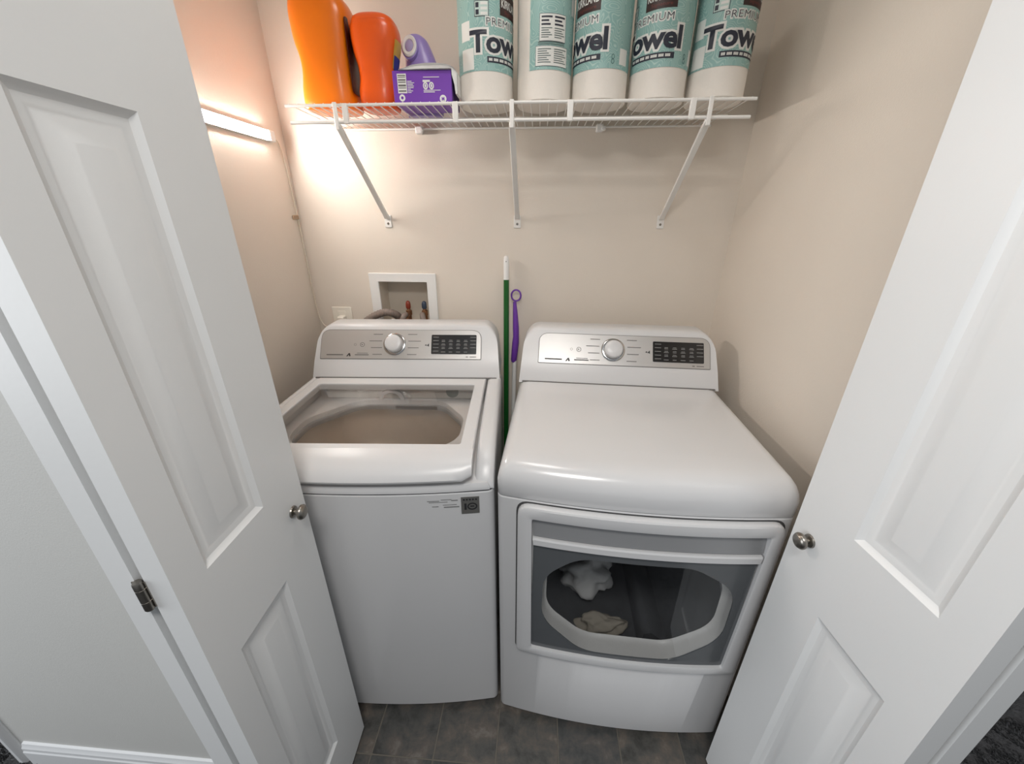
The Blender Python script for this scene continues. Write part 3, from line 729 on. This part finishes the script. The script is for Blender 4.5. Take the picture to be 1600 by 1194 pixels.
# ------------------------------------------------------------------ paper towel rolls
RR, RH = .0755, .28
def arc_pt(c, right, toc, r_, th, z): p = c+right*(r_*math.sin(th))+toc*(r_*math.cos(th)); return (p.x, p.y, z)
rolls = [(-.047, .64, 'front', 'paper towel roll beside the purple carton, lettering starting at its left'),
         (.117, 0, 'back', 'paper towel roll turned to show two small white information boxes'),
         (.272, -1.05, 'front', 'middle paper towel roll showing only the letters wel'),
         (.431, -.56, 'front', 'paper towel roll, second nearest the right wall, showing the letters owel'),
         (.590, .56, 'front', 'paper towel roll at the shelf end nearest the right wall')]
for cx_, t0, face, lab in rolls:
    cy_ = -.216
    rt = thing('paper_towel_roll', lab, 'paper towel', (cx_, cy_, SZ+.006), 0, 'paper towel rolls on the wire shelf')
    toc = Vector((CAM.x-cx_, CAM.y-cy_, 0)).normalized(); right = Vector((-toc.y, toc.x, 0))
    # right as seen by the camera
    if right.x < 0: right = -right
    O = Vector((0, 0, 0))
    B().add(lathe([(.021, .001), (RR-.004, 0), (RR-.0006, .004), (RR-.0006, RH-.004), (RR-.004, RH), (.021, RH-.001), (.021, .001)], 48)).build('paper', M_paper, rt, ang=40)
    def patch(nm, th0, th1, z0, z1, r_, m, par, n=None):
        n = n or max(2, int(abs(th1-th0)/.08)+1); V = []; F = []
        for k in range(n+1):
            th = th0+(th1-th0)*k/n
            V += [arc_pt(O, right, toc, r_, th, z0), arc_pt(O, right, toc, r_, th, z1)]
        for k in range(n): F.append((2*k, 2*k+2, 2*k+3, 2*k+1))
        o = mesh(nm, V, F, m, par, ang=60); 
        return o
    LZ0, LZ1 = .068, .262
    if face == 'back': wr = patch('wrapper', -.56, 4.9, LZ0, LZ1, RR, M_teal, rt, 60)
    else: wr = patch('wrapper', 0, 2*PI, LZ0, LZ1, RR, M_teal, rt, 72)
    def wrap_text(s, th_c, z_c, width, height, off, m, r_, spacing=1., nm='lettering', slant=0.):
        bm = fit_bm(text_mesh(s, .05, off, spacing), width, height)
        x_ = -width/2+.004
        while x_ < width/2:
            bmesh.ops.bisect_plane(bm, geom=bm.verts[:]+bm.edges[:]+bm.faces[:], plane_co=(x_, 0, 0), plane_no=(1, 0, 0)); x_ += .004
        for v in bm.verts: v.co = Vector(arc_pt(O, right, toc, r_, th_c+v.co.x/RR, z_c+v.co.y+slant*v.co.x))
        return bm_obj(nm, bm, m, wr)
    if face == 'front':
        W_ = .186; tz = .130
        wrap_text('Towel', t0, tz, W_+.010, .058, .0052, M_wprint, RR+.0004, .96)
        wrap_text('Towel', t0, tz, W_, .048, .0016, M_navy, RR+.0008, .96)
        wrap_text('PREMIUM', t0+.12, .171, .116, .0205, .0035, M_wprint, RR+.0003, 1.12)
        wrap_text('PREMIUM', t0+.12, .171, .110, .0145, -.0006, M_navy, RR+.0008, 1.12)
        patch('banner', t0-.60, t0+1.02, .086, .099, RR+.0004, M_navy, wr)
        q = B(); th = t0-.54
        for k, wd in enumerate((3, 4, 4, 3, 5, 4, 4)):
            for j in range(wd):
                V = []; 
                for tt in (0, .034):
                    V += [arc_pt(O, right, toc, RR+.0008, th+tt, .0895), arc_pt(O, right, toc, RR+.0008, th+tt, .0955)]
                q.add((V, [(0, 2, 3, 1)])); th += .043
            th += .045
        q.build('banner_print', M_wprint, wr)
        patch('brand_banner', t0-.12, t0+.92, .187, .234, RR+.0004, M_brown, wr)
        wrap_text('KIRKLAND', t0+.40, .2115, .070, .0165, .0006, M_wprint, RR+.0008)
        wrap_text('Signature', t0+.42, .1945, .052, .009, .0, mat('dull_red_print', (120, 60, 54), .5), RR+.0008)
        # small outlined box at the left of the brand banner
        patch('info_box', t0-1.02, t0-.52, .180, .212, RR+.0003, M_navy, wr); patch('info_box', t0-1.00, t0-.54, .1815, .2105, RR+.0006, mat('pale_teal_print', (200, 220, 214), .5), wr)
        for zz in (.186, .196, .206): patch('info_box_print', t0-.80, t0-.57, zz-.0028, zz+.0028, RR+.0009, M_wprint, wr)
        for zz in (.189, .203): patch('info_box_print', t0-.97, t0-.86, zz-.005, zz+.005, RR+.0009, M_navy, wr)
        # side boxes
        patch('side_box', t0-1.62, t0-1.22, .135, .175, RR+.0004, M_wprint, wr); patch('side_box', t0-1.62, t0-1.08, .072, .118, RR+.0004, M_wprint, wr)
        patch('side_box', t0+1.72, t0+2.1, .078, .112, RR+.0004, M_wprint, wr)
        q = B()
        for k in range(2):
            cth = t0+1.46; V = []; n = 14; cz = .083+k*.010
            for i in range(n):
                a = 2*PI*i/n
                V += [arc_pt(O, right, toc, RR+.0006, cth+.0045/RR*math.cos(a), cz+.0055*math.sin(a)), arc_pt(O, right, toc, RR+.0006, cth+.0030/RR*math.cos(a), cz+.004*math.sin(a))]
            q.add((V, [(2*i, 2*((i+1) % n), 2*((i+1) % n)+1, 2*i+1) for i in range(n)]))
        q.build('recycling_mark', mat('dark_teal_print', (70, 110, 108), .5), wr)
    else:
        gm = mat('grey_green_print', (96, 112, 110), .6)
        for (z0, z1, ta, tb) in ((.128, .182, -.20, .74), (.076, .117, -.32, .85)):
            patch('info_box', ta-.012, tb+.012, z0-.001, z1+.001, RR+.0004, M_navy, wr); ib = patch('info_box', ta, tb, z0, z1, RR+.0007, M_wprint, wr)
            k = 0; zz = z1-.006
            while zz > z0+.004:
                big = z0 > .1 and zz > .155
                for (a, c) in ((.06, .45), (.54, .95)):
                    aa, cc = ta+(tb-ta)*a, ta+(tb-ta)*(c-.06*((k*5) % 3))
                    patch('info_box_print', aa, cc, zz-(.0018 if big else .0009), zz+(.0018 if big else .0009), RR+.001, M_navy if big else gm, wr)
                zz -= .0075 if big else .0046; k += 1
        for zz in (.1255, .1215): patch('wrapper_print', -.25, .72, zz-.0009, zz+.0009, RR+.0006, gm, wr)
        patch('side_box', 1.05, 1.5, .19, .235, RR+.0005, M_wprint, wr)

# ------------------------------------------------------------------ bottles and carton on the shelf
def sq_ring(cx_, cy_, z, hx, hy, p=3.2, n=40):
    out = []
    for k in range(n):
        a = 2*PI*k/n; c, s = math.cos(a), math.sin(a)
        out.append((cx_+hx*math.copysign(abs(c)**(2/p), c), cy_+hy*math.copysign(abs(s)**(2/p), s), z))
    return out
def spline(levels, n=6):
    P = [Vector(l+(0,)*(4-len(l))) if len(l) < 4 else l for l in levels]; out = []
    for i in range(len(levels)-1):
        a = levels[max(i-1, 0)]; b2 = levels[i]; c = levels[i+1]; d = levels[min(i+2, len(levels)-1)]
        for k in range(n):
            t = k/n; out.append(tuple(.5*((2*b2[j])+(c[j]-a[j])*t+(2*a[j]-5*b2[j]+4*c[j]-d[j])*t*t+(3*b2[j]-a[j]-3*c[j]+d[j])*t**3) for j in range(len(b2))))
    return out+[levels[-1]]
ZS = SZ+.0062
# big orange jug
j1 = thing('detergent_jug', 'large orange detergent jug at the left end of the shelf', 'bottle', (-.517, -.185, ZS), 0, 'bottles on the wire shelf')
lv = [(0, 0, .068, .050), (.004, 0, .076, .058), (.02, 0, .0795, .062), (.08, 0, .079, .062), (.14, 0, .080, .062), (.19, 0, .083, .062), (.225, 0, .084, .062), (.25, -.002, .079, .060), (.27, -.006, .066, .054), (.283, -.010, .046, .042), (.288, -.012, .030, .030)]
rings = []
for z, dx, hx, hy in spline(lv):
    ring = sq_ring(dx, 0, z, hx, hy)
    g_ = math.exp(-((z-.105)/.038)**2)
    ring = [(x+(.0 if x > 0 else 1)*.016*g_*math.exp(-((y+.034)/.016)**2)*(1 if x < -.03 else 0), y+.0, zz) for x, y, zz in ring]
    rings.append(ring)
mesh('jug_body', *loft(rings), M_orange, j1, ang=60)
B().add(lathe([(.028, .285), (.030, .29), (.030, .33), (.026, .334), (0, .334)], 28, 'z', (-.012, 0, 0))).build('cap', M_orange2, j1)
def side_label(par, x, y0, y1, z0, z1, m, nm='side_label'): return B().add(loft([rpoly3(x+h, y0, y1, z0, z1) for h in (0, .0022)])).build(nm, m, par)
def rpoly3(x, y0, y1, z0, z1): return [(x, p[0], p[1]) for p in rrect(y0, y1, z0, z1, .012)]
sl = side_label(j1, .0805, -.046, .046, .04, .215, M_maroon) 
# red-orange bottle
j2 = thing('detergent_bottle', 'smaller red-orange waisted bottle right of the large orange jug', 'bottle', (-.366, -.190, ZS), 0, 'bottles on the wire shelf')
lv = [(0, -.004, .046, .040), (.004, -.004, .053, .046), (.02, -.004, .0555, .049), (.045, -.004, .0565, .049), (.075, -.002, .053, .047), (.105, -.002, .054, .047), (.135, -.002, .061, .050), (.165, 0, .067, .052), (.19, 0, .0665, .052), (.203, 0, .062, .050)]
mesh('bottle_body', *loft([sq_ring(dx, 0, z, hx, hy, 2.8) for z, dx, hx, hy in spline(lv)]), M_orange2, j2, ang=60)
lv = [(.2035, 0, .0615, .0495), (.205, 0, .0615, .0495), (.215, -.001, .056, .046), (.221, -.002, .046, .038), (.222, -.002, .030, .028)]
mesh('bottle_lid', *loft([sq_ring(dx, 0, z, hx, hy, 2.8) for z, dx, hx, hy in lv]), M_orange2, j2, ang=50)
def conf_label(par, z0, z1, th0, th1, lvv, off, m, nm='side_label', p=2.8):
    V = []; F = []; nz, na = 10, 8
    L_ = spline(lvv, 12)
    for i in range(nz+1):
        z = z0+(z1-z0)*i/nz; q = min(L_, key=lambda l: abs(l[0]-z)); k2 = [k for k in range(len(L_)-1) if L_[k][0] <= z <= L_[k+1][0]]
        if k2: a_, b_ = L_[k2[0]], L_[k2[0]+1]; t = (z-a_[0])/max(1e-9, b_[0]-a_[0]); q = [a_[j]+(b_[j]-a_[j])*t for j in range(4)]
        for j in range(na+1):
            a = th0+(th1-th0)*j/na; c, s = math.cos(a), math.sin(a)
            V.append((q[1]+(q[2]+off)*math.copysign(abs(c)**(2/p), c), (q[3]+off)*math.copysign(abs(s)**(2/p), s), z))
    for i in range(nz):
        for j in range(na): F.append((i*(na+1)+j, i*(na+1)+j+1, (i+1)*(na+1)+j+1, (i+1)*(na+1)+j))
    return mesh(nm, V, F, m, par, ang=60)
LV2 = [(0, -.004, .046, .040), (.004, -.004, .053, .046), (.02, -.004, .0555, .049), (.045, -.004, .0565, .049), (.075, -.002, .053, .047), (.105, -.002, .054, .047), (.135, -.002, .061, .050), (.165, 0, .067, .052), (.19, 0, .0665, .052), (.203, 0, .062, .050)]
conf_label(j2, .10, .165, -.42, .7, LV2, .0012, M_yellow); conf_label(j2, .065, .13, -.34, .6, LV2, .0018, M_blue)
# lavender bottle
j3 = thing('softener_bottle', 'lavender bottle with a white oval spout behind the purple carton', 'bottle', (-.258, -.105, ZS), 0, 'bottles on the wire shelf')
LV3 = [(0, 0, .050, .036), (.005, 0, .056, .042), (.05, 0, .056, .042), (.10, 0, .053, .040), (.14, -.003, .047, .037), (.17, -.008, .040, .033), (.195, -.012, .031, .028), (.208, -.016, .018, .018), (.211, -.017, .008, .008)]
mesh('bottle_body', *loft([sq_ring(dx, 0, z, hx, hy, 2.4) for z, dx, hx, hy in spline(LV3)]), M_lav, j3, ang=60)
cN = Vector((-.12, -.93, .35)).normalized(); cU = Vector((-.1, .34, .93)); cU = (cU-cN*cU.dot(cN)).normalized(); cR = cU.cross(cN)
if cR.x < 0: cR = -cR
cc = Vector((-.026, -.030, .172))
ov = lambda a_, b_, h: [cc+cR*(a_*math.cos(a))+cU*(b_*math.sin(a))+cN*h for a in (2*PI*k/30 for k in range(30))]
sp = mesh('spout_neck', *loft([ov(.024, .034, -.03), ov(.026, .035, .004)]), M_lav, j3, ang=40)
mesh('spout_ring', *loft([ov(.0225, .031, .002), ov(.0225, .031, .008), ov(.0195, .0275, .0105), ov(.0145, .019, .0095), ov(.013, .017, .006)], True, True, True), M_white, j3, ang=40)
mesh('spout_cap', *loft([ov(.013, .017, .005), ov(.0125, .0165, .0085), ov(.009, .012, .0105)]), M_lav2, j3, ang=50)
# purple carton
bxn = thing('glove_carton', 'purple carton with a barcode and white print standing on the wire shelf', 'carton', (-.216, -.286, ZS), .02)
cw_, ch_, cdp = .081, .073, .115
box('carton_body', -cw_, cw_, 0, cdp, 0, ch_, M_purple, bxn, bevel=.0012)
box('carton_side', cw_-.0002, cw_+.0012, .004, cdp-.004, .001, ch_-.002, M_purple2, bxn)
def fr(nm, x0, x1, z0, z1, m, par=bxn, y=-.0008): return mesh(nm, *boxvf(x0, x1, y, .0005, z0, z1), m, par)
bc = fr('barcode', -.068, -.043, .022, .066, M_wprint)
for k, (z, t_) in enumerate([(.027, .003), (.034, .0016), (.0395, .004), (.047, .002), (.052, .003), (.058, .0014), (.062, .002)]): fr('barcode_bar', -.066, -.045, z-t_/2, z+t_/2, M_print, bc, -.0014)
for k in range(8): fr('small_print', -.041, -.041+random.uniform(.008, .021), .023+k*.0036, .0245+k*.0036, M_wprint)
fr('small_print', .004, .048, .057, .0585, M_wprint); fr('small_print', .002, .022, .047, .0515, M_wprint)
fr('small_print', .003, .050, .0275, .029, M_wprint); fr('small_print', .003, .034, .0235, .0255, M_wprint)
def disc(nm, x, z, ra, rb, m, inner=0, y=-.0010):
    rg = lambda k, yy: [(x+ra*k*math.cos(a), yy, z+rb*k*math.sin(a)) for a in (2*PI*i/24 for i in range(24))]
    if inner: VF = loft([rg(1, .0005), rg(1, y), rg(inner, y), rg(inner, .0005)], True, False, False)
    else: VF = loft([rg(1, .0005), rg(1, y)])
    return mesh(nm, VF[0], VF[1], m, bxn)
disc('oval_mark', .009, .0385, .0068, .0085, M_wprint, .62); disc('oval_mark', .0255, .0385, .0068, .0085, M_wprint, .62)
disc('oval_mark', .009, .0385, .0022, .004, M_wprint); disc('oval_mark', .0255, .0385, .0022, .004, M_wprint)
disc('recycling_mark', -.058, .0115, .0082, .0082, M_wprint, .45)
disc('size_mark', .056, .0085, .0092, .0092, M_wprint)
bm = fit_bm(text_mesh('M', .01, .0004), .0075, .0085)
for v in bm.verts: v.co = Vector((.056+v.co.x, -.0014, .0085+v.co.y))
bm_obj('lettering', bm, M_purple, bxn)
# white crumpled plastic over the carton
path = smooth_pts([(-.062, .0012, 0), (-.045, .005, 0), (-.02, .011, 0), (.015, .0145, 0), (.05, .0135, 0), (.078, .009, 0), (.094, -.002, 0), (.103, -.018, 0), (.1065, -.036, 0), (.106, -.056, 0)], 3)
back = [(.0985, -.056), (.0965, -.036), (.090, -.012), (.0835, .0012), (.05, .0012), (0, .0012), (-.04, .0010)]
poly = [(min(p.x, .0985), p.y) for p in path]+[(x-.006 if x > .085 else x, y) for x, y in back]; rings = []
for k, (yy, sc_) in enumerate(((-.288, .80), (-.291, .95), (-.288, 1), (-.25, 1.02), (-.21, 1), (-.18, .95), (-.172, .8))):
    rings.append([(-.216+x, yy+.002*noise.noise((x*60, k, 0)), ZS+ch_+.0006+(y*(sc_+.08*noise.noise((x*30, k*.7, 5))) if y > .002 else y)) for x, y in poly])
wp = mesh('plastic_wrap', *loft(rings), M_white, ang=60)
tag(wp, 'crumpled white plastic wrap draped over the purple carton', 'plastic wrap')

# ------------------------------------------------------------------ light strip on the left wall
led = thing('light_strip', 'glowing white light bar on the left wall', 'lamp', (XL, -.25, 1.765))
box('housing', .0005, .012, -.19, .142, -.017, .017, M_white, led, bevel=.002)
V, F = loft([[(.0115+.0045*math.sin(a)**.5 if 0 < a < PI-1e-6 else .0115, y, -.0145*math.cos(a)) for a in (PI*k/8 for k in range(9))] for y in (-.185, .140)])
df = mesh('diffuser', V, F, M_led, led)
df['label'] = 'bright white lit diffuser'
box('end_cap', .0005, .020, .142, .172, -.017, .017, M_white, led, bevel=.004)
pts = [(XL+.008, -.078, 1.763), (XL+.006, -.045, 1.752), (XL+.005, -.030, 1.70), (XL+.004, -.022, 1.62), (XL+.004, -.018, 1.51), (XL+.004, -.014, 1.40), (XL+.004, -.014, 1.27), (XL+.006, -.012, 1.17), (XL+.014, -.012, 1.11), (XL+.04, -.018, 1.085), (XL+.085, -.022, 1.10)]
cord = B().add(tube(smooth_pts(pts, 8), .0021, 8)).build('power_cord', M_cord, ang=60)
tag(cord, 'thin ivory cord hanging down the left wall corner', 'cord')
hk = B().box(XL+.0005, XL+.007, -.046, -.012, 1.505, 1.52).build('cord_clip', mat('tan_clip', (176, 150, 124), .5), bevel=.002)
tag(hk, 'small tan clip holding the thin cord to the wall', 'clip')

# ------------------------------------------------------------------ hook-up box, valves, hoses, outlet
hb = thing('hookup_box', 'white recessed washing machine hook-up box in the back wall', 'utility box', (0, 0, 0))
def frame(nm, x0, x1, z0, z1, ix0, ix1, iz0, iz1, y0, y1, m, par, bev=.002):
    o = [(x0, z0), (x1, z0), (x1, z1), (x0, z1)]; i = [(ix0, iz0), (ix1, iz0), (ix1, iz1), (ix0, iz1)]
    return mesh(nm, *loft([[(x, y1, z) for x, z in o], [(x, y0, z) for x, z in o], [(x, y0, z) for x, z in i], [(x, y1, z) for x, z in i]], True, False, False), m, par, bevel=bev)
frame('flange', -.568, -.293, 1.048, 1.308, -.530, -.331, 1.087, 1.274, -.007, 0, M_white, hb)
q = B(); x0, x1, z0, z1 = -.5305, -.3305, 1.0865, 1.2755
V = [(x, y, z) for y in (-.001, .088) for x, z in ((x0, z0), (x1, z0), (x1, z1), (x0, z1))]
mesh('recess_liner', V, [(4, 5, 6, 7), (0, 1, 5, 4), (1, 2, 6, 5), (2, 3, 7, 6), (3, 0, 4, 7)], mat('box_liner_plastic', (214, 204, 190), .5), hb, flip=True)
for x, km, lab in ((-.430, M_redk, 'red handle'), (-.361, M_bluek, 'dark blue handle')):
    vv = B(); vv.add(lathe([(0, 1.09), (.010, 1.09), (.010, 1.13), (.013, 1.132), (.013, 1.15), (.008, 1.153), (.006, 1.162), (0, 1.162)], 18, 'z', (x, .035, 0)))
    vv.add(tube([(x, .035, 1.14), (x, .005, 1.132), (x, -.01, 1.115)], [.009, .010, .011], 14))
    v_ = vv.build('valve', M_brass, hb, ang=45)
    h = mesh('valve_handle', *loft([[(x+.0105*k*math.cos(a), .033+.0085*k*math.sin(a), z) for a in (2*PI*i/16 for i in range(16))] for z, k in ((1.158, .75), (1.163, 1), (1.178, 1.0), (1.187, .8), (1.191, .3))]), km, v_, ang=50)
    h['label'] = lab
for x, dx, lab in ((-.430, -.012, 'supply hose under the red valve handle'), (-.361, .014, 'supply hose under the dark blue valve handle')):
    q = B().add(tube(smooth_pts([(x, -.004, 1.142), (x+dx*.4, -.020, 1.136), (x+dx, -.032, 1.105), (x+dx*1.2, -.038, 1.02), (x+dx, -.036, .9), (x+dx, -.034, .75)], 6), .0115, 12)).build('supply_hose', M_hose, ang=60)
    tag(q, lab, 'hose', 'hoses behind the washing machine')
P = smooth_pts([(-.468, .03, 1.10), (-.466, -.005, 1.134), (-.482, -.028, 1.152), (-.51, -.034, 1.155), (-.56, -.036, 1.136), (-.605, -.038, 1.10), (-.635, -.040, 1.04), (-.64, -.042, .95), (-.64, -.042, .8)], 14)
rr = [.0150+.0013*math.sin(i*2.1) for i in range(len(P))]
q = B().add(tube(P, rr, 14)).build('drain_hose', M_hose, ang=75); tag(q, 'grey brown drain hose arching out of the hook-up box', 'hose')
q = B().add(tube(smooth_pts([(-.505, -.062, 1.10), (-.48, -.06, 1.128), (-.45, -.058, 1.126), (-.43, -.058, 1.10), (-.425, -.058, 1.05)], 8), .0045, 8)).build('appliance_cord', M_white, ang=60)
tag(q, 'white cord looped behind the washing machine under the drain hose', 'cord')
ol = thing('wall_outlet', 'ivory wall outlet plate with a plug left of the hook-up box', 'outlet', (-.705, 0, 1.108))
M_iv = mat('ivory_plate', (240, 234, 222), .4)
box('cover_plate', -.042, .042, -.006, -.0005, -.058, .060, M_iv, ol, bevel=.003)
box('socket', -.017, .017, -.0085, -.0055, -.038, -.006, M_iv, ol, bevel=.002); box('socket', -.017, .017, -.0085, -.0055, .012, .044, M_iv, ol, bevel=.002)
pg = B().add(loft([[(p[0], y, p[1]) for p in rrect(-.014*k, .014*k, .004+.0*k, .004+.026*k, .006)] for y, k in ((-.009, 1), (-.028, 1), (-.036, .8))])).build('plug', M_iv, ang=50)
pg.location = (-.702, 0, 1.104); tag(pg, 'ivory plug pushed into the wall outlet', 'plug')

# ------------------------------------------------------------------ poles between the machines
def pole(P, r, n=14): return tube(P, r, n)
A0, A1 = Vector((-.003, -.150, .012)), Vector((-.008, -.018, 1.380))
at = lambda t: A0+(A1-A0)*t
mp = thing('broom_pole', 'tall green pole with a white end between the two machines', 'pole', A0)
B().add(pole([at(0)-A0, at(.935)-A0], .0108)).build('pole_shaft', M_green, mp, ang=60)
B().add(pole([at(.935)-A0, at(.99)-A0, at(.997)-A0, at(1)-A0], [.0112, .0112, .009, .004])).build('end_cap', M_white, mp, ang=60)
d_ = (A1-A0).normalized(); hp = at(.985)-A0
B().add(lathe([(0, -.0112), (.0022, -.0112), (.0022, -.009), (0, -.009)], 10, 'y', hp)).build('hanging_hole', M_print, mp)
B0, B1 = Vector((.019, -.150, .012)), Vector((.030, -.026, 1.225))
bt = lambda t: B0+(B1-B0)*t
sp_ = thing('mop_handle', 'violet grip with a hanging ring on a white mop handle', 'mop', B0)
B().add(pole([bt(0)-B0, bt(.80)-B0], .0092)).build('pole_shaft', M_white, sp_, ang=60)
gp = [bt(t)-B0 for t in (.782, .79, .82, .85, .87, .90, .94, .97, .985)]
gp = [p+Vector((.004*math.sin((i-2)*.8), 0, 0)) for i, p in enumerate(gp)]
B().add(pole(gp, [.009, .0125, .0135, .0140, .0122, .0125, .0105, .0078, .0068])).build('grip', M_vio, sp_, ang=60)
rc = B1-B0+Vector((.001, 0, .006)); q = B(); rings = []
for k in range(25):
    a = 2*PI*k/24; ctr = rc+Vector((.0185*math.cos(a), 0, .0215*math.sin(a))); o_ = Vector((math.cos(a), 0, math.sin(a)))
    rings.append([ctr+o_*(.0035*math.cos(b2))+Vector((0, .0045*math.sin(b2), 0)) for b2 in (2*PI*i/8 for i in range(8))])
q.add(loft(rings, True, False, False)); q.build('hanging_ring', M_vio, sp_, ang=60)
